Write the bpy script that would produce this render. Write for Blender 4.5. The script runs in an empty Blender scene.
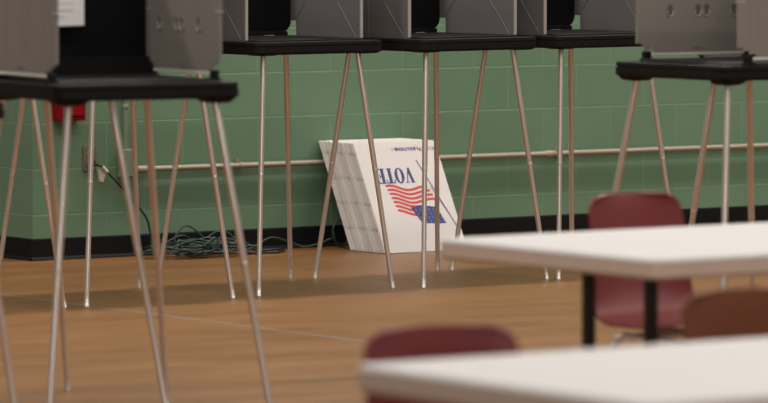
import bpy, bmesh, math, random
from mathutils import Vector, Matrix
random.seed(7)
scene = bpy.context.scene
COL = scene.collection
PI = math.pi

# ------------------------------------------------------------------ materials
def _nt(name):
    m = bpy.data.materials.new(name); m.use_nodes = True
    nt = m.node_tree; b = nt.nodes['Principled BSDF']
    return m, nt, b

def mat(name, col, rough=0.5, metal=0.0, noise=0.0, nscale=20.0, bump=0.0, spec=0.5, stretch=None):
    m, nt, b = _nt(name)
    b.inputs['Roughness'].default_value = rough
    b.inputs['Metallic'].default_value = metal
    b.inputs['Specular IOR Level'].default_value = spec
    b.inputs['Base Color'].default_value = (*col, 1)
    if noise > 0 or bump > 0:
        tc = nt.nodes.new('ShaderNodeTexCoord')
        mp = nt.nodes.new('ShaderNodeMapping')
        if stretch: mp.inputs['Scale'].default_value = stretch
        nz = nt.nodes.new('ShaderNodeTexNoise')
        nz.inputs['Scale'].default_value = nscale; nz.inputs['Detail'].default_value = 5
        nt.links.new(tc.outputs['Object'], mp.inputs['Vector'])
        nt.links.new(mp.outputs['Vector'], nz.inputs['Vector'])
        if noise > 0:
            mx = nt.nodes.new('ShaderNodeMix'); mx.data_type = 'RGBA'
            mx.inputs['A'].default_value = (*[c * (1 - noise) for c in col], 1)
            mx.inputs['B'].default_value = (*[min(1, c * (1 + noise)) for c in col], 1)
            nt.links.new(nz.outputs['Fac'], mx.inputs['Factor'])
            nt.links.new(mx.outputs['Result'], b.inputs['Base Color'])
        if bump > 0:
            bp = nt.nodes.new('ShaderNodeBump'); bp.inputs['Strength'].default_value = bump
            bp.inputs['Distance'].default_value = 0.002
            nt.links.new(nz.outputs['Fac'], bp.inputs['Height'])
            nt.links.new(bp.outputs['Normal'], b.inputs['Normal'])
    return m

def math_node(nt, op, a=None, b=None):
    n = nt.nodes.new('ShaderNodeMath'); n.operation = op
    for i, v in enumerate((a, b)):
        if v is None: continue
        if isinstance(v, (int, float)): n.inputs[i].default_value = v
        else: nt.links.new(v, n.inputs[i])
    return n.outputs[0]

def mix_rgb(nt, fac, a, b, blend='MIX'):
    n = nt.nodes.new('ShaderNodeMix'); n.data_type = 'RGBA'; n.blend_type = blend
    for key, v in (('Factor', fac), ('A', a), ('B', b)):
        if isinstance(v, (int, float)): n.inputs[key].default_value = v
        elif isinstance(v, tuple): n.inputs[key].default_value = (*v, 1)
        else: nt.links.new(v, n.inputs[key])
    return n.outputs['Result']

def block_wall_material(shift):
    """painted concrete block, 8 by 16 inch courses, laid in running bond"""
    m, nt, b = _nt('painted_block')
    tc = nt.nodes.new('ShaderNodeTexCoord')
    sp = nt.nodes.new('ShaderNodeSeparateXYZ'); nt.links.new(tc.outputs['Object'], sp.inputs[0])
    cb = nt.nodes.new('ShaderNodeCombineXYZ')
    nt.links.new(math_node(nt, 'ADD', math_node(nt, 'ADD', sp.outputs['X'], sp.outputs['Y']), shift), cb.inputs['X'])
    nt.links.new(sp.outputs['Z'], cb.inputs['Y'])
    def brick(ms, sm):
        br = nt.nodes.new('ShaderNodeTexBrick')
        br.inputs['Scale'].default_value = 1.0
        br.inputs['Brick Width'].default_value = 0.4064
        br.inputs['Row Height'].default_value = 0.2032
        br.inputs['Mortar Size'].default_value = ms
        br.inputs['Mortar Smooth'].default_value = sm
        br.inputs['Color1'].default_value = (0, 0, 0, 1)
        br.inputs['Color2'].default_value = (1, 1, 1, 1)
        br.inputs['Mortar'].default_value = (.5, .5, .5, 1)
        br.offset = 0.5; br.offset_frequency = 2
        nt.links.new(cb.outputs[0], br.inputs['Vector'])
        return br
    br = brick(0.0045, 0.25)
    nz = nt.nodes.new('ShaderNodeTexNoise'); nz.inputs['Scale'].default_value = 3.0; nz.inputs['Detail'].default_value = 8
    nt.links.new(tc.outputs['Object'], nz.inputs['Vector'])
    fine = nt.nodes.new('ShaderNodeTexNoise'); fine.inputs['Scale'].default_value = 110; fine.inputs['Detail'].default_value = 4
    nt.links.new(tc.outputs['Object'], fine.inputs['Vector'])
    base = mix_rgb(nt, nz.outputs['Fac'], (0.092, 0.166, 0.104), (0.130, 0.220, 0.142))
    tone = mix_rgb(nt, math_node(nt, 'MULTIPLY', br.outputs['Color'], 0.22), base, (0.076, 0.148, 0.088))
    joint = mix_rgb(nt, math_node(nt, 'MULTIPLY', br.outputs['Fac'], 0.36), tone, (0.175, 0.285, 0.195))
    nt.links.new(joint, b.inputs['Base Color'])
    b.inputs['Roughness'].default_value = 0.42
    b.inputs['Specular IOR Level'].default_value = 0.35
    h = math_node(nt, 'SUBTRACT', math_node(nt, 'MULTIPLY', fine.outputs['Fac'], 0.22), br.outputs['Fac'])
    bp = nt.nodes.new('ShaderNodeBump'); bp.inputs['Strength'].default_value = 0.55; bp.inputs['Distance'].default_value = 0.004
    nt.links.new(h, bp.inputs['Height']); nt.links.new(bp.outputs['Normal'], b.inputs['Normal'])
    return m

def floor_material(line_pos):
    """tan sheet flooring with worn streaks and a faint painted court line (object x axis runs along the wall)"""
    m, nt, b = _nt('gym_floor')
    tc = nt.nodes.new('ShaderNodeTexCoord')
    sp = nt.nodes.new('ShaderNodeSeparateXYZ'); nt.links.new(tc.outputs['Object'], sp.inputs[0])
    mp = nt.nodes.new('ShaderNodeMapping'); mp.inputs['Scale'].default_value = (0.8, 2.6, 1)
    nt.links.new(tc.outputs['Object'], mp.inputs['Vector'])
    n1 = nt.nodes.new('ShaderNodeTexNoise'); n1.inputs['Scale'].default_value = 1.6; n1.inputs['Detail'].default_value = 7; n1.inputs['Roughness'].default_value = 0.62
    nt.links.new(mp.outputs['Vector'], n1.inputs['Vector'])
    n2 = nt.nodes.new('ShaderNodeTexNoise'); n2.inputs['Scale'].default_value = 26; n2.inputs['Detail'].default_value = 4
    nt.links.new(mp.outputs['Vector'], n2.inputs['Vector'])
    rp = nt.nodes.new('ShaderNodeValToRGB')
    rp.color_ramp.elements[0].position = 0.32; rp.color_ramp.elements[0].color = (0.138, 0.060, 0.0185, 1)
    rp.color_ramp.elements[1].position = 0.68; rp.color_ramp.elements[1].color = (0.205, 0.098, 0.034, 1)
    nt.links.new(n1.outputs['Fac'], rp.inputs['Fac'])
    c1 = mix_rgb(nt, math_node(nt, 'MULTIPLY', n2.outputs['Fac'], 0.35), rp.outputs['Color'], (0.142, 0.062, 0.020))
    d = math_node(nt, 'ABSOLUTE', math_node(nt, 'SUBTRACT', sp.outputs['X'], line_pos))
    line = math_node(nt, 'LESS_THAN', d, 0.024)
    n3 = nt.nodes.new('ShaderNodeTexNoise'); n3.inputs['Scale'].default_value = 5; nt.links.new(tc.outputs['Object'], n3.inputs['Vector'])
    worn = math_node(nt, 'MULTIPLY', line, math_node(nt, 'MULTIPLY', n3.outputs['Fac'], 0.75))
    c2 = mix_rgb(nt, worn, c1, (0.17, 0.165, 0.15))
    nt.links.new(c2, b.inputs['Base Color'])
    rr = nt.nodes.new('ShaderNodeMapRange'); rr.inputs['To Min'].default_value = 0.34; rr.inputs['To Max'].default_value = 0.52
    nt.links.new(n1.outputs['Fac'], rr.inputs['Value']); nt.links.new(rr.outputs[0], b.inputs['Roughness'])
    b.inputs['Specular IOR Level'].default_value = 0.3
    bp = nt.nodes.new('ShaderNodeBump'); bp.inputs['Strength'].default_value = 0.12; bp.inputs['Distance'].default_value = 0.003
    nt.links.new(n1.outputs['Fac'], bp.inputs['Height']); nt.links.new(bp.outputs['Normal'], b.inputs['Normal'])
    return m

def sign_edge_material():
    """cut edge of corrugated plastic: pale, with rows of darker nicks where the bundle was banded"""
    m, nt, b = _nt('corrugated_edge')
    tc = nt.nodes.new('ShaderNodeTexCoord')
    oi = nt.nodes.new('ShaderNodeObjectInfo')
    sp = nt.nodes.new('ShaderNodeSeparateXYZ'); nt.links.new(tc.outputs['Object'], sp.inputs[0])
    z = math_node(nt, 'ADD', sp.outputs['Z'], math_node(nt, 'MULTIPLY', oi.outputs['Random'], 0.022))
    fr = math_node(nt, 'FRACT', math_node(nt, 'DIVIDE', z, 0.127))
    nick = math_node(nt, 'LESS_THAN', fr, 0.10)
    k = math_node(nt, 'MULTIPLY', nick, math_node(nt, 'MULTIPLY', oi.outputs['Random'], 0.85))
    c = mix_rgb(nt, k, mix_rgb(nt, oi.outputs['Random'], (0.56, 0.53, 0.51), (0.66, 0.63, 0.61)), (0.22, 0.21, 0.20))
    nt.links.new(c, b.inputs['Base Color']); b.inputs['Roughness'].default_value = 0.6
    return m

M = {}
M['base'] = mat('black_cove_base', (0.004, 0.004, 0.0045), 0.6, noise=0.4, nscale=8, spec=0.15)
M['case'] = mat('black_moulded_plastic', (0.0065, 0.006, 0.006), 0.6, noise=0.3, nscale=60, bump=0.2, spec=0.12)
M['felt'] = mat('black_back_screen', (0.0035, 0.0035, 0.004), 0.8, noise=0.3, nscale=40, spec=0.1)
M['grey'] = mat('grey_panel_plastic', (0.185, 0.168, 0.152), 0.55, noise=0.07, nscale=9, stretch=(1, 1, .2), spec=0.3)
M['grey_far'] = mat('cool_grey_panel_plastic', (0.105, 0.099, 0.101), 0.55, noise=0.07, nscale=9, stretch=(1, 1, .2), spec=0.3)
M['grey_edge'] = mat('pale_grey_plastic', (0.30, 0.28, 0.26), 0.5, noise=0.06, nscale=12)
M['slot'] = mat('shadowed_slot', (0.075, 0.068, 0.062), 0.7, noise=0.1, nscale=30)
M['rail'] = mat('pale_rail', (0.50, 0.47, 0.43), 0.5, noise=0.06, nscale=20)
M['steel'] = mat('brushed_leg_steel', (0.66, 0.60, 0.55), 0.30, 0.8, noise=0.08, nscale=40, stretch=(1, 1, .05))
M['steel_tip'] = mat('leg_tip_steel', (0.60, 0.535, 0.475), 0.36, 0.8, noise=0.05, nscale=30)
M['chrome'] = mat('chair_chrome', (0.86, 0.85, 0.84), 0.22, 0.8, noise=0.03, nscale=20)
M['rubber'] = mat('dark_rubber', (0.02, 0.019, 0.018), 0.7, noise=0.2, nscale=40)
M['paper'] = mat('white_paper', (0.72, 0.71, 0.72), 0.8, noise=0.03, nscale=15)
M['ink_grey'] = mat('printed_grey_lines', (0.42, 0.42, 0.45), 0.8, noise=0.1, nscale=60)
M['sign'] = mat('white_corrugated_plastic', (0.50, 0.475, 0.470), 0.5, noise=0.02, nscale=6)
M['sign_edge'] = sign_edge_material()
M['navy'] = mat('navy_ink', (0.012, 0.020, 0.125), 0.55, noise=0.06, nscale=50)
M['star_blue'] = mat('pale_blue_ink', (0.16, 0.20, 0.42), 0.5, noise=0.05, nscale=50)
M['red_ink'] = mat('red_ink', (0.42, 0.030, 0.034), 0.55, noise=0.06, nscale=50)
M['table_top'] = mat('white_laminate', (0.43, 0.424, 0.430), 0.5, noise=0.025, nscale=3)
M['table_edge'] = mat('beige_edge_band', (0.53, 0.425, 0.36), 0.5, noise=0.05, nscale=10)
M['black_metal'] = mat('black_painted_steel', (0.010, 0.010, 0.009), 0.4, noise=0.3, nscale=30, spec=0.4)
M['maroon'] = mat('maroon_shell_plastic', (0.142, 0.024, 0.025), 0.42, noise=0.10, nscale=40, bump=0.08, spec=0.3)
M['brown'] = mat('warm_lit_shell_plastic', (0.130, 0.038, 0.015), 0.5, noise=0.08, nscale=40, bump=0.08, spec=0.3)  # browner than the maroon shell: warm light put into the colour
M['pipe'] = mat('weathered_conduit', (0.27, 0.225, 0.175), 0.5, 0.25, noise=0.12, nscale=6)
M['pipe_green'] = mat('painted_conduit_box', (0.12, 0.165, 0.11), 0.5, noise=0.1, nscale=10)
M['cord'] = mat('dark_green_cord', (0.010, 0.025, 0.018), 0.5, noise=0.2, nscale=30)
M['cord_black'] = mat('black_cord', (0.008, 0.009, 0.009), 0.5, noise=0.2, nscale=30)
M['plate'] = mat('brown_steel_plate', (0.17, 0.13, 0.10), 0.45, 0.3, noise=0.1, nscale=20)
M['socket'] = mat('tan_socket_face', (0.40, 0.29, 0.18), 0.5, noise=0.06, nscale=20)
M['beige'] = mat('beige_plug', (0.50, 0.45, 0.37), 0.5, noise=0.05, nscale=20)
M['red_box'] = mat('red_enamel', (0.17, 0.002, 0.006), 0.6, noise=0.06, nscale=12, spec=0.1)

# ------------------------------------------------------------------ mesh helpers
def bx(bm, c, s, bevel=0.0, seg=2, rot=None, mi=0):
    t = bmesh.new()
    bmesh.ops.create_cube(t, size=1.0)
    for v in t.verts: v.co = Vector((v.co.x * s[0], v.co.y * s[1], v.co.z * s[2]))
    if bevel > 0:
        bmesh.ops.bevel(t, geom=list(t.edges), offset=bevel, segments=seg, affect='EDGES', profile=0.5)
    mtx = Matrix.Translation(Vector(c))
    if rot is not None: mtx = mtx @ rot
    t.transform(mtx)
    merge(bm, t, mi)

def merge(bm, t, mi=0):
    vm = {}
    for v in t.verts: vm[v] = bm.verts.new(v.co)
    for f in t.faces:
        try:
            nf = bm.faces.new([vm[v] for v in f.verts]); nf.material_index = mi; nf.smooth = f.smooth
        except ValueError: pass
    t.free()

def prism(bm, pts, y0, y1, axis='y', bevel=0.0, mi=0):
    """outline pts (a,b) extruded between y0 and y1. axis y: (a,y,b); x: (x,a,b); z: (a,b,z)"""
    def P(a, b, k):
        return {'y': Vector((a, k, b)), 'x': Vector((k, a, b)), 'z': Vector((a, b, k))}[axis]
    t = bmesh.new()
    A = [t.verts.new(P(a, b, y0)) for a, b in pts]
    B = [t.verts.new(P(a, b, y1)) for a, b in pts]
    n = len(pts)
    t.faces.new(A); t.faces.new(B[::-1])
    for i in range(n): t.faces.new([A[i], B[i], B[(i + 1) % n], A[(i + 1) % n]])
    bmesh.ops.recalc_face_normals(t, faces=list(t.faces))
    if bevel > 0:
        es = [e for e in t.edges if len(e.link_faces) == 2 and len(e.link_faces[0].verts) + len(e.link_faces[1].verts) > 8 or n <= 4]
        bmesh.ops.bevel(t, geom=es, offset=bevel, segments=2, affect='EDGES', profile=0.5)
    bmesh.ops.triangulate(t, faces=[f for f in t.faces if len(f.verts) > 4])
    merge(bm, t, mi)

def tube(bm, path, r, seg=12, cap=True, mi=0):
    """round tube swept along a polyline; r a number or one radius per point"""
    path = [Vector(p) for p in path]
    n = len(path)
    rs = r if isinstance(r, (list, tuple)) else [r] * n
    tang = []
    for i in range(n):
        a = path[max(0, i - 1)]; b = path[min(n - 1, i + 1)]
        d = (b - a)
        tang.append(d.normalized() if d.length > 1e-9 else Vector((0, 0, 1)))
    up = Vector((0, 0, 1)) if abs(tang[0].z) < 0.9 else Vector((1, 0, 0))
    nrm = (up - tang[0] * up.dot(tang[0])).normalized()
    rings = []
    for i in range(n):
        nrm = nrm - tang[i] * nrm.dot(tang[i])
        nrm = nrm.normalized() if nrm.length > 1e-6 else tang[i].orthogonal().normalized()
        bn = tang[i].cross(nrm)
        ring = []
        for k in range(seg):
            a = 2 * PI * k / seg
            ring.append(bm.verts.new(path[i] + (nrm * math.cos(a) + bn * math.sin(a)) * rs[i]))
        rings.append(ring)
    for i in range(n - 1):
        for k in range(seg):
            f = bm.faces.new([rings[i][k], rings[i][(k + 1) % seg], rings[i + 1][(k + 1) % seg], rings[i + 1][k]])
            f.smooth = True; f.material_index = mi
    if cap:
        for ring in (rings[0][::-1], rings[-1]):       # caps keep their own corners so the side stays truly round
            f = bm.faces.new([bm.verts.new(v.co) for v in ring]); f.material_index = mi

def smooth_path(pts, n=8):
    """Catmull-Rom through pts"""
    P = [Vector(p) for p in pts]
    P = [P[0] * 2 - P[1]] + P + [P[-1] * 2 - P[-2]]
    out = []
    for i in range(1, len(P) - 2):
        p0, p1, p2, p3 = P[i - 1], P[i], P[i + 1], P[i + 2]
        for k in range(n):
            t = k / n
            out.append(0.5 * ((2 * p1) + (p2 - p0) * t + (2 * p0 - 5 * p1 + 4 * p2 - p3) * t * t + (3 * p1 - p0 - 3 * p2 + p3) * t ** 3))
    out.append(P[-2].copy())
    return out

def obj(name, bm, materials, parent=None, loc=None, rot=None):
    bmesh.ops.recalc_face_normals(bm, faces=list(bm.faces))
    me = bpy.data.meshes.new(name); bm.to_mesh(me); bm.free()
    for m in (materials if isinstance(materials, (list, tuple)) else [materials]): me.materials.append(m)
    o = bpy.data.objects.new(name, me); COL.objects.link(o)
    if parent: o.parent = parent
    if loc is not None: o.location = loc
    if rot is not None: o.rotation_euler = rot
    return o

def tag(o, label=None, cat=None, group=None, kind=None):
    if label: o['label'] = label
    if cat: o['category'] = cat
    if group: o['group'] = group
    if kind: o['kind'] = kind
    return o

def thing(name, label, cat, loc=(0, 0, 0), rotz=0.0, group=None):
    o = bpy.data.objects.new(name, None); COL.objects.link(o)
    o.empty_display_size = 0.1
    o.location = loc; o.rotation_euler = (0, 0, rotz)
    return tag(o, label, cat, group)

def copy_tree(o, parent=None):
    c = o.copy(); COL.objects.link(c)
    c.parent = parent
    for ch in list(o.children): copy_tree(ch, c)
    return c

# ------------------------------------------------------------------ the room
TH = math.radians(35.0)
WD = Vector((math.cos(TH), math.sin(TH), 0))        # along the wall
WN = Vector((math.sin(TH), -math.cos(TH), 0))       # out of the wall into the hall
P0 = Vector((-1.56, 22.2, 0))                       # outer corner of the block wall

def W(u, d, z=0.0):                                  # wall coordinates: along, out, up
    return P0 + WD * u + WN * d + Vector((0, 0, z))

bm = bmesh.new()
bx(bm, (4.0, 0.1, 1.9), (8.0, 0.2, 3.8))
wall = obj('wall_back', bm, block_wall_material(0.2032 + 0.020), loc=P0, rot=(0, 0, TH)); tag(wall, kind='structure')
bm = bmesh.new()
bx(bm, (0.1, 5.2, 1.9), (0.2, 10.0, 3.8))
wl = obj('wall_left', bm, block_wall_material(0.2032 + 0.020), loc=P0, rot=(0, 0, TH)); tag(wl, kind='structure')
bm = bmesh.new()
bx(bm, (0, 0, -0.05), (40, 40, 0.1))
# court line crosses the floor square to the wall
fl = obj('floor', bm, floor_material(-1.05), loc=W(0, 12), rot=(0, 0, TH)); tag(fl, kind='structure')

def base_profile():                                  # cove base: thin board with a flared toe
    return [(0, 0), (-0.016, 0), (-0.014, 0.006), (-0.007, 0.016), (-0.006, 0.092), (-0.003, 0.098), (0, 0.098)]
bm = bmesh.new()
prism(bm, [(a, b) for a, b in base_profile()], -0.012, 8.0, axis='x')
o = obj('baseboard_back', bm, M['base'], loc=P0, rot=(0, 0, TH)); tag(o, kind='structure')
bm = bmesh.new()
prism(bm, [(a, b) for a, b in base_profile()], 0.0, 10.2, axis="y")
o = obj('baseboard_left', bm, M['base'], loc=P0, rot=(0, 0, TH)); tag(o, kind='structure')

def ux(px, d=0.0):                                   # distance along the wall at bearing px, d metres out from it
    k = (px - 384) / 5000.0
    q = P0 + WN * d
    return (k * q.y - q.x) / (WD.x - k * WD.y)
BU = ux(122)
# ------------------------------------------------------------------ conduit on the wall
PZ = 0.392
cd = thing('electrical_conduit', 'thin metal conduit running low along the green wall from a box', 'conduit', W(BU, 0), TH)
bm = bmesh.new(); tube(bm, [(0.030, -0.03, PZ), (7.5, -0.03, PZ)], 0.0125)
obj('horizontal_pipe', bm, M['pipe'], cd)
bm = bmesh.new(); tube(bm, [(0.0, -0.03, PZ + 0.075), (0.0, -0.03, 2.6)], 0.0125)
obj('vertical_pipe', bm, M['pipe_green'], cd)
bm = bmesh.new(); bx(bm, (0, -0.028, PZ + 0.03), (0.060, 0.054, 0.128), 0.004)
jb = obj('junction_box', bm, M['pipe_green'], cd)
bm = bmesh.new(); bx(bm, (0, -0.057, PZ + 0.03), (0.055, 0.004, 0.120), 0.0015)
obj('cover_plate', bm, M['pipe_green'], jb)
for u in (0.09, 2.38, 5.0):
    bm = bmesh.new()
    tube(bm, [(u - 0.03, -0.03, PZ), (u - 0.026, -0.03, PZ), (u + 0.026, -0.03, PZ), (u + 0.03, -0.03, PZ)], [0.014, 0.0175, 0.0175, 0.014])
    obj('coupling', bm, M['pipe'], cd)
bm = bmesh.new(); tube(bm, [(0, -0.03, 0.664), (0, -0.03, 0.667), (0, -0.03, 0.683), (0, -0.03, 0.686)], [0.0135, 0.0155, 0.0155, 0.0135])
obj('coupling', bm, M['pipe_green'], cd)
for u in (0.62, 2.44, 4.6):
    bm = bmesh.new()
    pts = [(u, -0.03 + 0.0145 * math.cos(a), PZ + 0.0145 * math.sin(a)) for a in [PI * 0.5 + PI * k / 8 for k in range(9)]]
    for k in range(8):
        a, b = Vector(pts[k]), Vector(pts[k + 1])
        bx(bm, (a + b) / 2, (0.018, (a - b).length + 0.002, 0.0025), 0, rot=Matrix.Rotation(math.atan2(b.z - a.z, b.y - a.y), 4, 'X'))
    bx(bm, (u, -0.0015, PZ + 0.022), (0.014, 0.003, 0.016))
    bx(bm, (u, -0.0155, PZ + 0.0145), (0.018, 0.029, 0.0025)); bx(bm, (u, -0.0155, PZ - 0.0145), (0.018, 0.029, 0.0025))
    obj('pipe_strap', bm, M['pipe'], cd)

# ------------------------------------------------------------------ wall outlet
OU = ux(89.5); OZ = 0.448
ol = thing('wall_outlet', 'brown metal duplex outlet on the green wall with a plug in its lower socket', 'outlet', W(OU, 0, OZ), TH)
bm = bmesh.new(); bx(bm, (0, -0.003, 0), (0.070, 0.006, 0.114), 0.0025); obj('face_plate', bm, M['plate'], ol)
for z in (0.021, -0.021):
    bm = bmesh.new()
    prism(bm, [(0.0165 * math.cos(a) * (1 if abs(math.cos(a)) < .93 else .95), z + 0.0145 * math.sin(a)) for a in [2 * PI * k / 20 for k in range(20)]], -0.0085, -0.005)
    s = obj('socket', bm, M['socket'], ol)
    bm = bmesh.new()
    for dx in (-0.006, 0.006): bx(bm, (dx, -0.0087, z + 0.003), (0.0022, 0.0012, 0.008))
    tube(bm, [(0, -0.0082, z - 0.007), (0, -0.0094, z - 0.007)], 0.0022, 8)
    obj('slots', bm, M['rubber'], s)
bm = bmesh.new(); tube(bm, [(0, -0.0055, 0), (0, -0.0075, 0)], 0.003, 10); obj('screw', bm, M['steel'], ol)

# ------------------------------------------------------------------ red cabinet high on the wall
RU = (ux(50) + ux(80)) / 2
rb = thing('alarm_box', 'red wall box behind the near left booth legs on green blocks', 'wall box', W(RU, 0, 0.622), TH)
bm = bmesh.new(); bx(bm, (0, -0.035, 0.15), (0.138, 0.07, 0.30), 0.006); obj('housing', bm, M['red_box'], rb)
bm = bmesh.new(); bx(bm, (0, -0.074, 0.155), (0.120, 0.010, 0.27), 0.004); dr = obj('door', bm, M['red_box'], rb)
bm = bmesh.new(); bx(bm, (0.045, -0.083, 0.16), (0.012, 0.008, 0.05), 0.003); obj('handle', bm, M['red_box'], dr)

# ------------------------------------------------------------------ voting booths
def rounded_rect(hx, hy, r, n=5):
    pts = []
    for cx, cy, a0 in ((hx - r, hy - r, 0), (-hx + r, hy - r, PI / 2), (-hx + r, -hy + r, PI), (hx - r, -hy + r, 1.5 * PI)):
        for k in range(n + 1):
            a = a0 + PI / 2 * k / n
            pts.append((cx + r * math.cos(a), cy + r * math.sin(a)))
    return pts

def lofted_slab(bm, levels, r, n=5):
    """stack of rounded rectangles: levels = [(half_x, half_y, z), ...]"""
    rings = []
    for hx, hy, z in levels:
        rings.append([bm.verts.new((x, y, z)) for x, y in rounded_rect(hx, hy, r, n)])
    m = len(rings[0])
    for a, b in zip(rings, rings[1:]):
        for k in range(m): bm.faces.new([a[k], a[(k + 1) % m], b[(k + 1) % m], b[k]])
    bm.faces.new(rings[0][::-1]); bm.faces.new(rings[-1])

def oval(cx, cz, rx, rz, n=18):
    out = []
    for k in range(n):
        a = 2 * PI * k / n
        s = math.sin(a)
        out.append((cx + rx * math.cos(a), cz + (rz - rx) * (1 if s > 0 else -1) * (1 if abs(s) > 1e-6 else 0) + rx * s))
    return out

def make_booth(style):
    """origin on the floor under the centre; the voter's side faces -y"""
    if style == 'creased':
        H, half, splay, ztop, e, dfront, dback, zp = 0.976, 0.325, 0.147, 1.028, 0.027, 0.124, 0.046, 1.029
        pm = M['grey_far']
    else:
        H, half, splay, ztop, e, dfront, dback, zp = 1.014, 0.308, 0.190, 1.064, 0.035, 0.080, 0.008, 1.089
        pm = M['grey']
    root = thing('voting_booth', None, 'voting booth', group='standing voting booths')
    # moulded case: stepped rim, groove, upper tray
    h = half
    bm = bmesh.new()
    t = ztop - H
    lofted_slab(bm, [(h - .010, h - .010, H), (h - .003, h - .003, H + t * .08), (h, h, H + t * .18), (h, h, H + t * .60), (h - .004, h - .004, H + t * .63),
                     (h - .004, h - .004, H + t * .68), (h - .001, h - .001, H + t * .72), (h - .002, h - .002, H + t * .95), (h - .007, h - .007, ztop)], 0.035)
    obj('tabletop', bm, M['case'], root)
    bm = bmesh.new()
    lofted_slab(bm, [(h - .055, h - .075, ztop - .002), (h - .055, h - .075, ztop + .004), (h - .065, h - .085, ztop + .008), (h - .075, h - .095, ztop + .008)], 0.02)
    obj('writing_tray', bm, M['case'], root)
    tr = 0.345 / math.sqrt(2)
    sk = 0.25 if style == 'creased' else 1.0
    fr_ = (0.345 + splay) / math.sqrt(2)
    for sx in (-1, 1):
        for sy in (-1, 1):
            bm = bmesh.new()
            n = 6
            c = h - .062
            rings = []
            for hw, z in ((.052, H + .012), (.050, H - .004 * sk), (.042, H - .011 * sk), (.030, H - .015 * sk)):
                rings.append([bm.verts.new((sx * c + x, sy * c + y, z)) for x, y in rounded_rect(hw, hw, hw * .5, 3)])
            m_ = len(rings[0])
            for a, b in zip(rings, rings[1:]):
                for k in range(m_): bm.faces.new([a[k], a[(k + 1) % m_], b[(k + 1) % m_], b[k]])
            bm.faces.new(rings[0]); bm.faces.new(rings[-1])
            obj('leg_socket', bm, M['case'], root)
            a = Vector((sx * tr, sy * tr, H + .005)); b = Vector((sx * fr_, sy * fr_, 0.0))
            L = lambda q: a.lerp(b, q)
            bm = bmesh.new()
            tube(bm, [L(0), L(.01), L(.499), L(.4995), L(.5045), L(.505), L(.965), L(.975)], [.0112, .0112, .0112, .0111, .0103, .0102, .0102, .0102], 16)
            leg = obj('leg', bm, M['steel'], root)
            bm = bmesh.new()
            tube(bm, [L(.494), L(.4945), L(.495), L(.4955), L(.5065), L(.507), L(.5075), L(.508)], [.0106, .0110, .0114, .0115, .0115, .0114, .0110, .0104], 16)
            obj('leg_joint', bm, M['steel_tip'], leg)
            bm = bmesh.new()
            tube(bm, [L(.966), L(.9665), L(.967), L(.9675), L(.994), L(.9945), L(.995), Vector((b.x, b.y, 0.0))], [.0100, .0106, .0109, .0110, .0110, .0113, .0115, .0115], 14)
            obj('leg_tip', bm, M['steel_tip'], leg)
    # privacy screens
    top = 1.47
    y0, y1 = -half + dfront, half - dback
    for sx in (-1, 1):
        x = sx * (half - e)
        bm = bmesh.new()
        if style == 'creased':
            out = [(y0, zp), (y1 - .042, zp), (y1 - .042, zp + .068), (y1, zp + .068), (y1, top), (y0, top)]
        else:
            q = ((.078, 0), (.078, .012), (.050, .012), (.050, .023), (.024, .023), (.024, .034), (0, .034))
            out = [(y0 + a_, zp + b_) for a_, b_ in reversed(q)] + [(y1 - a_, zp + b_) for a_, b_ in q] + [(y1, top), (y0, top)]
        prism(bm, out, x - .004, x + .004, axis='x')
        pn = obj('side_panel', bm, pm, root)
        if style == 'creased':
            for (ya, za, yb, zb) in ((y0 + .03, zp + .006, y0 + .155, zp + .150), (y0 + .255, zp + .004, y0 + .255, zp + .150), (y1 - .035, zp + .072, y1 - .105, zp + .150),
                                     (y0 + .155, zp + .150, y0 + .155, zp + .34), (y1 - .105, zp + .150, y1 - .105, zp + .34)):
                bm = bmesh.new()
                bx(bm, (x, (ya + yb) / 2, (za + zb) / 2), (.0125, .005, math.hypot(yb - ya, zb - za)), .0015, 1, rot=Matrix.Rotation(math.atan2(-(yb - ya), zb - za), 4, 'X'))
                obj('fold_crease', bm, pm, pn)
            bm = bmesh.new()
            bx(bm, (x, y0 - .001, (zp + top) / 2 + .002), (.012, .009, top - zp - .004), .002)
            obj('edge_trim', bm, M['grey_edge'], pn)
        else:
            for fy in (.10, .17, .30, .55, .62, .83, .90):
                bm = bmesh.new()
                bx(bm, (x + sx * .0042, y1 - fy * (y1 - y0), (zp + top) / 2 + .02), (.0026, .006, top - zp - .09), .0012, 1)
                obj('rib', bm, pm, pn)
            for fy in (.20, .43, .50, .73):
                yc = y1 - fy * (y1 - y0); zc = zp + .146
                xi = x - sx * .0042
                bm = bmesh.new()
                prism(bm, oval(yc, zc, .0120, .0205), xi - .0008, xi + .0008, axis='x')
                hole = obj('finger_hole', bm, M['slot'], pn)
                ov = oval(yc, zc, .0130, .0215)
                bm = bmesh.new(); tube(bm, [(xi - sx * .0008, a, b) for a, b in ov[9:] + ov[:1]], .0032, 6)
                obj('lit_lower_lip', bm, M['grey_edge'], hole)  # paler than the upper lip: light caught by the rim put into colour
                bm = bmesh.new(); tube(bm, [(xi - sx * .0004, a, b) for a, b in ov[:10]], .0016, 6)
                obj('upper_lip', bm, pm, hole)
            for ya in (y0 + .012, y1 - .022):
                bm = bmesh.new(); bx(bm, (x, ya, zp + .186), (.0105, .040, .005), .001, 1)
                obj('latch_mark', bm, M['grey_edge'], pn)
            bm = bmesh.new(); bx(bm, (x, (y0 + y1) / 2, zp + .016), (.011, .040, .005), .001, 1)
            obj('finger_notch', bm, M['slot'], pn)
            bm = bmesh.new()
            bx(bm, (x, (y0 + y1) / 2, zp - .004), (.012, y1 - y0 - .115, .009), .002)
            obj('bottom_rail', bm, M['rail'], pn)
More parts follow.
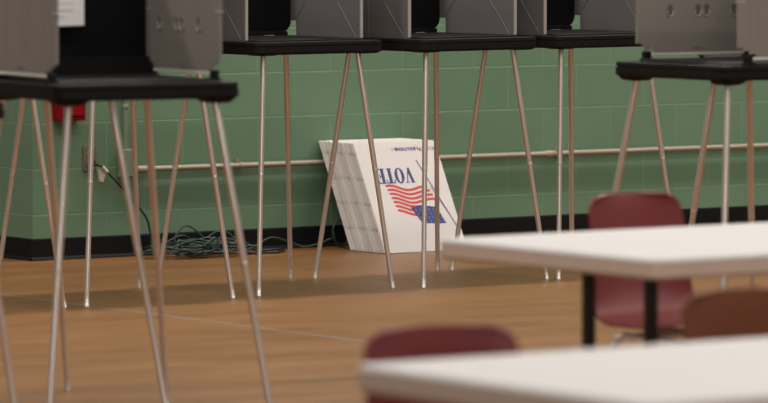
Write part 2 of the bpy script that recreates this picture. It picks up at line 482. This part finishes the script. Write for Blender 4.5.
            for yb in (y0 + .045, y1 - .045):
                bm = bmesh.new()
                bx(bm, (x, yb, (ztop + zp) / 2 + .002), (.022, .028, zp - ztop + .012), .004)
                bx(bm, (x, yb + .004, ztop + .004), (.030, .048, .010), .003)
                obj('hinge_block', bm, M['case'], pn)
    # black back screen
    bm = bmesh.new()
    if style == 'creased':
        r = .045; xa, xb = -half + .035, half - .030
        out = [(xa, top), (xa, ztop + .022)]
        out += [(xb - r + r * math.cos(q), ztop + .022 + r + r * math.sin(q)) for q in [-PI / 2 + PI / 2 * k / 6 for k in range(7)]]
        out += [(xb, top)]
        prism(bm, out, y1 - .004, y1 + .006)
        bs = obj('back_screen', bm, M['felt'], root)
        bm = bmesh.new()
        bx(bm, (0, y1 + .002, ztop + .012), (2 * half - .10, .030, .026), .006)
        obj('hinge_rail', bm, M['case'], bs)
        bm = bmesh.new(); bx(bm, (.165, y1 - .026, ztop + .006), (.055, .002, .006)); obj('paper_tag', bm, M['rail'], bs)
    else:
        xa, xb = -half + e + .006, half - e - .006
        prism(bm, [(xa, top), (xa, ztop + .002), (xb, ztop + .002), (xb, top)], y1 - .006, y1 + .006)
        bs = obj('back_screen', bm, M['felt'], root)
        bm = bmesh.new()
        prism(bm, [(-half + .012, ztop + .001), (half - .012, ztop + .001), (half - .012, ztop + .026), (half - .020, ztop + .026), (half - .020, ztop + .046), (half - .028, ztop + .046), (half - .028, ztop + .062),
                   (-half + .028, ztop + .062), (-half + .028, ztop + .046), (-half + .020, ztop + .046), (-half + .020, ztop + .026), (-half + .012, ztop + .026)], y1 - .030, y1 + .006)
        obj('hinge_base', bm, M['case'], bs)
    return root

proto = {s: make_booth(s) for s in ('creased', 'finger')}
first = {s: True for s in proto}
def place_booth(style, x, y, deg, label):
    o = proto[style]
    if not first[style]: o = copy_tree(proto[style])
    first[style] = False
    o.location = (x, y, 0); o.rotation_euler = (0, 0, math.radians(deg))
    o['label'] = label
    return o
place_booth('creased', -0.4525, 20.74, 38.5, 'wall row voting booth just left of the VOTE signs, cord heap behind its legs')
place_booth('creased', 0.198, 21.17, 41.0, 'voting booth of the wall row whose legs stand in front of the VOTE signs')
place_booth('creased', 0.785, 21.62, 39.5, 'voting booth of the wall row right of the VOTE signs, partly behind the right booth')
place_booth('creased', -1.095, 20.23, 35.5, 'voting booth of the wall row behind the near left booth, bright leg beside the outlet')
place_booth('creased', -1.745, 19.76, 35.5, 'leftmost voting booth of the wall row, one bright slanting leg showing by the corner')
place_booth('creased', 1.53, 17.95, 37.0, 'voting booth behind the right booth, one pale slanting leg showing under its front corner')
place_booth('creased', -1.548, 14.70, 35.0, 'voting booth cut off at the left edge, one bright leg slanting across lower left')
N0 = place_booth('finger', -0.846, 15.36, 28.0, 'nearest voting booth at left with a paper sheet on its black back screen')
place_booth('finger', -1.198, 15.91, 28.0, 'voting booth back to back behind the nearest left booth, mostly its brown legs showing')
place_booth('finger', 1.203, 16.98, 35.0 - 90.0, 'voting booth at right with oval holes in its grey panel, behind the maroon chair')

# paper sheet hanging inside the nearest booth
def N0p(x, y, z):
    return Matrix.Translation(N0.location) @ Matrix.Rotation(math.radians(28), 4, 'Z') @ Vector((x, y, z))
ps = thing('paper_sheet', 'white printed instruction sheet hanging in the nearest left voting booth', 'paper', N0p(-0.072, 0.250, 1.222), math.radians(28))
bm = bmesh.new()
g = [[bm.verts.new((-.105 + .21 * i / 6, -.003 * math.sin(i / 6 * PI) - .002, .235 * j / 6 + (.004 * i / 6 if j == 0 else 0))) for j in range(7)] for i in range(7)]
for i in range(6):
    for j in range(6): bm.faces.new([g[i][j], g[i + 1][j], g[i + 1][j + 1], g[i][j + 1]])
sh = obj('sheet', bm, M['paper'], ps)
bm = bmesh.new()
for k in range(9):
    w = .17 * (0.9 if k % 3 else 0.75)
    bx(bm, (-.088 + w / 2, -.0062, .030 + .021 * k), (w, .0008, .0030))
obj('print_lines', bm, M['ink_grey'], ps)

# ------------------------------------------------------------------ stack of yard signs leaning on the wall
SW, SH, ST = 0.457, 0.553, 0.0042
LEAN = math.radians(28)
NS = 52; PITCH = 0.0054
U0 = 1.530
def sign_mesh():
    bm = bmesh.new()
    t = bmesh.new(); bmesh.ops.create_cube(t, size=1.0)
    for v in t.verts: v.co = Vector(((v.co.x + .5) * SW, v.co.y * ST, (v.co.z + .5) * SH))
    merge(bm, t)
    bm.normal_update()
    for f in bm.faces: f.material_index = 0 if abs(f.normal.y) > .5 else 1
    me = bpy.data.meshes.new('yard_sign'); bm.to_mesh(me); bm.free()
    me.materials.append(M['sign']); me.materials.append(M['sign_edge'])
    return me
sm = sign_mesh()
d0 = SH * math.sin(LEAN) + 0.012
front = None
rs = random.Random(3)
for i in range(NS):
    o = bpy.data.objects.new('yard_sign', sm); COL.objects.link(o)
    lastone = (i == NS - 1)
    ju = 0 if lastone else rs.uniform(-.0022, .0022) + .004 * math.sin(i * .33)
    jr = 0
    p = W(U0 + ju, d0 + i * PITCH, 0.0015 + (0.0 if lastone else rs.uniform(0, .0012)))
    o.location = p
    o.rotation_euler = (-LEAN, jr * .3, TH)
    if lastone:
        front = o
        tag(o, 'white yard sign printed VOTE upside down with a flag, front of the leaning stack', 'yard sign', 'yard signs leaning on the wall')
    else:
        tag(o, 'white corrugated sign behind the printed VOTE sign, its pale edge showing in the stack', 'yard sign', 'yard signs leaning on the wall')
# printing on the front sign (the sign stands upside down: u from its left edge, w from its lower edge)
FY = -ST / 2 - 0.0004
def onsign(u, w):
    return (u + .056 * w, w * 1.0446)
def flat(bm, pts, y=FY, mi=0):
    vs = [bm.verts.new((u, y, w)) for u, w in [onsign(*p) for p in pts]]
    f = bm.faces.new(vs); f.material_index = mi; f.normal_update()
    bmesh.ops.triangulate(bm, faces=[f])
def strip(bm, pts, hw, y=FY, mi=0):
    P = [Vector(onsign(a, b)) for a, b in pts]
    L, R = [], []
    for i in range(len(P)):
        d = (P[min(i + 1, len(P) - 1)] - P[max(i - 1, 0)]).normalized(); nn = Vector((-d.y, d.x))
        k = hw[i] if isinstance(hw, (list, tuple)) else hw
        L.append(bm.verts.new((P[i].x + nn.x * k, y, P[i].y + nn.y * k))); R.append(bm.verts.new((P[i].x - nn.x * k, y, P[i].y - nn.y * k)))
    for i in range(len(P) - 1):
        f = bm.faces.new([L[i], L[i + 1], R[i + 1], R[i]]); f.material_index = mi
# serif capitals on a unit-high box
def glyph_V():
    return [[(.00, 1), (.38, 1), (.38, .95), (.31, .95), (.46, .34), (.60, .95), (.50, .95), (.50, 1), (.78, 1), (.78, .95), (.70, .95), (.44, 0), (.31, 0), (.08, .95), (.00, .95)]], .78
def glyph_T():
    return [[(.0, 1), (.70, 1), (.70, .72), (.65, .72), (.60, .92), (.48, .92), (.48, .06), (.55, .06), (.55, 0), (.15, 0), (.15, .06), (.22, .06), (.22, .92), (.10, .92), (.05, .72), (.0, .72)]], .70
def glyph_E():
    return [[(.0, 1), (.62, 1), (.62, .74), (.57, .74), (.50, .93), (.33, .93), (.33, .55), (.40, .55), (.43, .66), (.48, .66), (.48, .36), (.43, .36), (.40, .47), (.33, .47), (.33, .07), (.50, .07), (.60, .29), (.65, .29), (.65, 0), (.0, 0), (.0, .06), (.08, .06), (.08, .94), (.0, .94)]], .65
bm = bmesh.new()
cu, cw, hh = 0.161, 0.3665, 0.073
total = 0.78 + .76 + .70 + .65 + .03 * 3
sx_ = 0.206 / (total * hh)
xx = 0.0
def put(a, b): return (cu - (a - total / 2) * hh * sx_, cw - (b - .5) * hh)
for ch in 'VOTE':
    if ch == 'O':
        w_ = .76
        n = 28
        outer = [(xx + w_ / 2 + w_ / 2 * math.cos(2 * PI * k / n), .5 + .52 * math.sin(2 * PI * k / n)) for k in range(n)]
        inner = [(xx + w_ / 2 + (w_ / 2 - .24) * math.cos(2 * PI * k / n), .5 + .44 * math.sin(2 * PI * k / n)) for k in range(n)]
        A, B = [[bm.verts.new((p[0], FY, p[1])) for p in [onsign(*put(a, b)) for a, b in lst]] for lst in (outer, inner)]
        for k in range(n): bm.faces.new([A[k], A[(k + 1) % n], B[(k + 1) % n], B[k]])
    else:
        polys, w_ = {'V': glyph_V, 'T': glyph_T, 'E': glyph_E}[ch]()
        for pl in polys: flat(bm, [put(xx + a, b) for a, b in pl])
    xx += w_ + .03
obj('vote_lettering', bm, M['navy'], front)
# flag: seven red stripes waving, blue canton at the pole end
bm = bmesh.new()
def wave(s, k):
    """stripe k (0 top as seen) at s: 0 fly end .. 1 pole end"""
    u = 0.088 + .006 * k + s * (0.322 - 0.088 + .004 * k)
    w = 0.312 - .0205 * k + .0125 * math.sin(s * 2 * PI * 1.25 + .4 + .16 * k) * (1 - .6 * s) - .006 * s * (1 if k < 4 else 0) - .020 * s * (1 - s)
    return (u, w)
for k in range(7):
    s1 = 1.0 if k < 4 else (0.47 + .05 * (k - 4))
    pts = [wave(s1 * q / 18, k) for q in range(19)]
    strip(bm, pts, [.0066 * (0.55 if q == 0 else 1) for q in range(19)])
obj('flag_stripes', bm, M['red_ink'], front)
bm = bmesh.new()
flat(bm, [(.197, .216), (.25, .222), (.30, .216), (.3436, .2105), (.3777, .1295), (.31, .131), (.2445, .1347), (.222, .170)])
can = obj('flag_canton', bm, M['navy'], front)
bm = bmesh.new()
for k in range(6):
    u = .222 + .024 * k
    for q in range(4):
        strip(bm, [(u + .007 * q + .001, .204 - .019 * q), (u + .007 * q + .0055, .204 - .019 * q - .011)], .0016, y=FY - .0004)
obj('stars', bm, M['star_blue'], front)
bm = bmesh.new()
strip(bm, [(.2945, .4389), (.437, .0980)], .0030)
strip(bm, [(.3380, .3100), (.4450, .0850)], .0014)
obj('flag_pole', bm, M['navy'], front)
# credit line, also upside down
def text_part(name, body, size, u, w, m, bold=0.0):
    cv = bpy.data.curves.new(name, 'FONT'); cv.body = body; cv.size = size; cv.align_x = 'LEFT'; cv.offset = bold
    tmp = bpy.data.objects.new(name, cv); COL.objects.link(tmp)
    dg = bpy.context.evaluated_depsgraph_get(); dg.update()
    me = bpy.data.meshes.new_from_object(tmp.evaluated_get(dg))
    bpy.data.objects.remove(tmp); bpy.data.curves.remove(cv)
    me.transform(Matrix(((-1, 0, 0, onsign(u, w)[0]), (0, 0, 1, FY), (0, -1, 0, onsign(u, w)[1]), (0, 0, 0, 1))))
    me.materials.clear(); me.materials.append(m)
    o = bpy.data.objects.new(name, me); COL.objects.link(o); o.parent = front
    return o, min(v.co.x for v in me.vertices)
text_part('credit_line', 'INCLUSION', .0215, .428, .4985, M['navy'], .0004)
text_part('credit_line', 'SOLUTIONS', .0215, .308, .5005, M['navy'], .0012)
text_part('credit_line', 'LLC', .019, .200, .4995, M['navy'])
bm = bmesh.new()
strip(bm, [(.340, .4865), (.330, .480), (.312, .512)], [.0022, .0032, .0012])
obj('check_mark', bm, M['red_ink'], front)

# ------------------------------------------------------------------ cords
rc = random.Random(11)
u_a, u_b = ux(140, .2), ux(252, .2)
pts = []
zh = .006
uc = (u_a + u_b) / 2; ru = (u_b - u_a) / 2
for k in range(210):
    a = k * 0.62 + rc.uniform(-.3, .3)
    rr = rc.uniform(.35, 1.0)
    layer = k / 210.0
    cx = uc + ru * .46 * math.sin(k * .137)
    bump = max(0, 1 - ((cx - uc) / ru) ** 2)
    pts.append(W(cx + ru * .56 * rr * math.cos(a), .215 + .125 * rr * math.sin(a), .007 + (.085 * layer * bump + .034 * rc.random()) * (1.15 - .7 * rr)))
# two loose loops standing up against the wall
pts += [W(uc - .06, .10, .05), W(uc - .04, .09, .09), W(uc + .015, .08, .132), W(uc + .065, .08, .115), W(uc + .12, .09, .062), W(uc + .12, .06, .05), W(uc + .2, .05, .095), W(uc + .27, .06, .085), W(uc + .28, .08, .03), W(uc + .2, .1, .03)]
bm = bmesh.new(); tube(bm, smooth_path(pts, 5), .0042, 7)
cordheap = obj('extension_cord', bm, M['cord'])
tag(cordheap, 'dark green extension cord heaped in a tangle along the black baseboard', 'cord')
# cord from the outlet to the heap
bm = bmesh.new()
pth = [W(OU, .020, OZ - .024), W(OU + .015, .045, OZ - .030), W(ux(98, .045), .045, OZ - .026), W(ux(105, .045), .045, OZ - .050), W(ux(120, .045), .045, OZ - .125), W(ux(133, .045), .045, .255), W(ux(146, .04), .04, .175), W(ux(150, .04), .04, .11), W(ux(152, .05), .05, .05), W(ux(158, .08), .08, .045)]
pe = thing('power_cord', 'black power cord dropping from the wall outlet towards the cord heap', 'cord', W(OU, 0, 0), TH)
inv = (Matrix.Translation(pe.location) @ Matrix.Rotation(TH, 4, 'Z')).inverted()
tube(bm, [inv @ p for p in smooth_path(pth, 8)], .0048, 8); obj('cable', bm, M['cord_black'], pe)
bm = bmesh.new(); bx(bm, (0, -.022, OZ - .022), (.030, .026, .030), .006); obj('plug', bm, M['cord_black'], pe)
bm = bmesh.new(); q = inv @ W(ux(105, .045), .045, OZ - .050)
tube(bm, [q + Vector((-.012, 0, .012)), q + Vector((.012, 0, -.012))], .0085, 10); obj('connector', bm, M['beige'], pe)
# three-way tap hanging from the cord
bm = bmesh.new()
hx = ux(102, .03); c = W(hx, .03, OZ - .070)
cl = inv @ c
prism(bm, [(cl.x - .022, OZ - .048), (cl.x + .020, OZ - .052), (cl.x + .002, OZ - .108), (cl.x - .012, OZ - .104)], cl.y - .010, cl.y + .010, bevel=.002)
obj('triple_tap', bm, M['beige'], pe)
# loose cord running to a ring beside the signs
bm = bmesh.new()
pth = [W(ux(246, .13), .13, .008), W(ux(258, .10), .10, .035), W(ux(272, .08), .08, .060), W(ux(290, .08), .08, .035), W(ux(305, .10), .10, .012), W(ux(322, .12), .12, .030), W(ux(330, .13), .13, .045)]
cu_, cz_ = ux(340.5, .13), .070
ring = [W(cu_ + .045 * math.cos(a), .13 + .012 * k / 14, cz_ + .062 * math.sin(a)) for k, a in [(k, PI * 1.12 - 2 * PI * k / 13) for k in range(15)]]
pth += ring
tube(bm, smooth_path(pth, 6), .0048, 8)
o = obj('extension_cord', bm, M['cord']); tag(o, 'dark green cord ending in a loop at the foot of the sign stack', 'cord')
bm = bmesh.new()
pth = [W(ux(246, .20), .20, .006), W(ux(256, .24), .24, .006), W(ux(266, .22), .22, .006), W(ux(276, .235), .235, .006), W(ux(282, .19), .19, .006), W(ux(268, .17), .17, .006), W(ux(255, .19), .19, .015), W(ux(262, .215), .215, .016), W(ux(278, .205), .205, .016), W(ux(284, .16), .16, .006)]
tube(bm, smooth_path(pth, 6), .0055, 8)
o = obj('extension_cord', bm, M['cord_black']); tag(o, 'short black cord lying folded on the floor right of the tangle', 'cord')

# ------------------------------------------------------------------ folding tables
def make_table(inset):
    """origin on the floor under the end-left corner nearest the wall; long side +x, short side -y"""
    LN, WT, Z, TK = 1.83, 0.92, 0.74, 0.052
    root = thing('folding_table', None, 'table', group='folding tables')
    bm = bmesh.new()
    pts = [(x + LN / 2, y - WT / 2) for x, y in rounded_rect(LN / 2, WT / 2, .035, 8)]
    inn = [(x + LN / 2, y - WT / 2) for x, y in rounded_rect(LN / 2 - .006, WT / 2 - .006, .031, 8)]
    lv = [(pts, Z - .008), (inn, Z)]
    rings = [[bm.verts.new((x, y, z)) for x, y in p] for p, z in [(inn, Z - .012)] + lv]
    m_ = len(pts)
    for a, b in zip(rings, rings[1:]):
        for k in range(m_): bm.faces.new([a[k], a[(k + 1) % m_], b[(k + 1) % m_], b[k]])
    bm.faces.new(rings[0][::-1]); bm.faces.new(rings[-1])
    obj('tabletop', bm, M['table_top'], root)
    bm = bmesh.new()
    in2 = [(x + LN / 2, y - WT / 2) for x, y in rounded_rect(LN / 2 - .03, WT / 2 - .03, .012, 8)]
    rings = [[bm.verts.new((x, y, z)) for x, y in p] for p, z in ((inn, Z - .009), (pts, Z - .010), (pts, Z - TK + .008), (inn, Z - TK), (in2, Z - TK), (in2, Z - .012))]
    for a, b in zip(rings, rings[1:]):
        for k in range(m_): bm.faces.new([a[k], a[(k + 1) % m_], b[(k + 1) % m_], b[k]])
    obj('edge_band', bm, M['table_edge'], root)
    for xe in (inset, LN - .25):
        for s in (-1, 1):
            bm = bmesh.new()
            bx(bm, (xe, -WT / 2 + s * .13, (Z - .02 + .03) / 2), (.028, .028, Z - .02 - .03), .004)
            obj('leg', bm, M['black_metal'], root)
        bm = bmesh.new()
        bx(bm, (xe, -WT / 2, .0215), (.034, .62, .026), .008)
        fb = obj('foot_bar', bm, M['black_metal'], root)
        for s in (-1, 1):
            bm = bmesh.new(); bx(bm, (xe, -WT / 2 + s * .28, .007), (.036, .05, .014), .003); obj('foot_pad', bm, M['rubber'], fb)
        bm = bmesh.new(); bx(bm, (xe, -WT / 2, Z - .032), (.04, .60, .030), .004); obj('cross_rail', bm, M['black_metal'], root)
    return root
table = make_table(.25)
table.location = (0.135, 13.03, 0); table.rotation_euler = (0, 0, TH)
table['label'] = 'white folding table with beige edge and black legs, in front of the maroon chair'
tb2 = make_table(.56)
tb2.location = (-0.064, 9.56, 0); tb2.rotation_euler = (0, 0, TH)
tb2['label'] = 'nearest white folding table, strongly blurred along the bottom right of the photo'

# ------------------------------------------------------------------ moulded shell chairs
def make_chair(m):
    """origin on the floor under the seat; the sitter faces -y"""
    root = thing('stacking_chair', None, 'chair', group='moulded stacking chairs')
    prof = [(.255, .800), (.246, .770), (.234, .715), (.220, .650), (.205, .580), (.188, .520), (.160, .476), (.115, .452), (.055, .443), (-.02, .441), (-.09, .446), (-.15, .452), (-.190, .444), (-.208, .432), (-.216, .416)]
    prof = [(p.x, p.y) for p in smooth_path([Vector((a, b, 0)) for a, b in prof], 3)]
    n = len(prof); cols = 20
    bm = bmesh.new(); grid = []
    for i, (y, z) in enumerate(prof):
        t = i / (n - 1)
        if t < .42: hw = .168 + (.192 - .168) * (t / .42)
        else: hw = .192 + .006 * math.sin((t - .42) / .58 * PI) - .012 * max(0, (t - .8) / .2)
        # rounded top and front corners
        arc = (.800 - z) if t < .3 else 1
        if arc < .040: hw -= .040 - math.sqrt(max(0, .040 ** 2 - (.040 - arc) ** 2))
        if t > .93: hw -= .035 * ((t - .93) / .07) ** 2
        row = []
        for j in range(cols + 1):
            s = -1 + 2 * j / cols
            x = s * hw
            dish = s * s
            back = max(0, 1 - t / .5)
            yy = y - .042 * dish * min(1, back * 1.6)            # backrest wraps forward
            zz = z + .016 * dish * max(0, min(1, (t - .4) / .2)) + .005 * (1 - dish) * (1 if t < .1 else 0)
            row.append(bm.verts.new((x, yy, zz)))
        grid.append(row)
    for i in range(n - 1):
        for j in range(cols):
            f = bm.faces.new([grid[i][j], grid[i][j + 1], grid[i + 1][j + 1], grid[i + 1][j]]); f.smooth = True
    sh = obj('seat_shell', bm, m, root)
    so = sh.modifiers.new('thickness', 'SOLIDIFY'); so.thickness = .009; so.offset = 0
    bv = sh.modifiers.new('rim', 'BEVEL'); bv.width = .003; bv.segments = 2; bv.limit_method = 'ANGLE'
    r = .0105
    for s in (-1, 1):
        bm = bmesh.new(); tube(bm, smooth_path([(s * .150, -.185, .416), (s * .157, -.203, .400), (s * .172, -.198, .33), (s * .205, -.215, .012)], 6), r)
        lg = obj('leg', bm, M['chrome'], root)
        bm = bmesh.new(); tube(bm, [(s * .2045, -.2145, .020), (s * .206, -.216, 0)], .0135); obj('glide', bm, M['rubber'], lg)
        bm = bmesh.new(); tube(bm, smooth_path([(s * .150, .080, .424), (s * .160, .105, .405), (s * .178, .135, .33), (s * .208, .225, .012)], 6), r)
        lg = obj('leg', bm, M['chrome'], root)
        bm = bmesh.new(); tube(bm, [(s * .2075, .2235, .020), (s * .209, .226, 0)], .0135); obj('glide', bm, M['rubber'], lg)
        bm = bmesh.new(); tube(bm, [(s * .150, -.172, .418), (s * .150, .085, .424)], r); obj('seat_rail', bm, M['chrome'], root)
    bm = bmesh.new(); tube(bm, [*smooth_path([(-.125, -.150, .412), (-.115, -.205, .418), (-.09, -.228, .419), (0, -.232, .419), (.09, -.228, .419), (.115, -.205, .418), (.125, -.150, .412)], 5)], .0125); obj('cross_bar', bm, M['chrome'], root)
    bm = bmesh.new(); tube(bm, [(-.150, .06, .420), (.150, .06, .420)], .0125); obj('cross_bar', bm, M['chrome'], root)
    return root
ch = make_chair(M['maroon'])
def put_chair(o, X, Y, deg, label):
    """X, Y: where the middle of the backrest's upper edge stands"""
    a = math.radians(deg)
    d = Vector((-math.sin(a), math.cos(a), 0)) * .25
    o.location = (X - d.x, Y - d.y, 0); o.rotation_euler = (0, 0, a); o['label'] = label
put_chair(ch, .668, 13.93, 40, 'maroon moulded chair on chrome legs behind the farther white table')
c2 = copy_tree(ch)
c2.scale = (1, 1, .988)
put_chair(c2, .090, 9.79, 30, 'blurred maroon chair pushed in at the left end of the nearest table')
c3 = make_chair(M['brown'])
put_chair(c3, .750, 10.58, 30, 'blurred chair in warm-lit reddish brown at the right edge behind the nearest table')

# ------------------------------------------------------------------ light
def area(x, y, z, sx, sy, power, col, rot=(0, 0, 0)):
    l = bpy.data.lights.new('ceiling_lamp', 'AREA'); l.shape = 'RECTANGLE'; l.size = sx; l.size_y = sy; l.energy = power; l.color = col
    o = bpy.data.objects.new('ceiling_lamp', l); COL.objects.link(o); o.location = (x, y, z); o.rotation_euler = rot
    return o
warm = (1.0, 0.92, 0.835)
for d, pw in ((1.35, 118), (5.2, 70), (9.6, 68), (14.0, 68)):
    for u in (-7.6, -5.0, -2.4, 0.2, 2.8, 5.4, 8.0):
        p = W(u, d, 6.0)
        area(p.x, p.y, p.z, 1.3, .5, pw, warm, (0, 0, TH))
# unseen window-like light added behind the camera to streak the steel legs
area(2.0, -7.0, 3.0, 5.0, 2.4, 420, (1.0, 0.96, 0.92), (PI / 2 - .08, 0, 0)).name = 'leg_streak_light'
w = bpy.data.worlds.new('hall'); scene.world = w; w.use_nodes = True
bg = w.node_tree.nodes['Background']; bg.inputs['Color'].default_value = (0.95, 0.88, 0.80, 1); bg.inputs['Strength'].default_value = 0.24

# ------------------------------------------------------------------ camera
cam = bpy.data.cameras.new('camera'); co = bpy.data.objects.new('camera', cam); COL.objects.link(co)
co.location = (0, 0, 1.648)
co.rotation_euler = (PI / 2 - math.atan(311.5 / 5000.0), 0, 0)
cam.sensor_width = 36.0; cam.lens = 5010.0 / 768 * 36.0
cam.clip_end = 200
cam.dof.use_dof = True; cam.dof.focus_distance = 21.0; cam.dof.aperture_fstop = cam.lens / 50.0
scene.camera = co
scene.view_settings.view_transform = 'Standard'
scene.view_settings.look = 'None'
scene.view_settings.exposure = 0.0
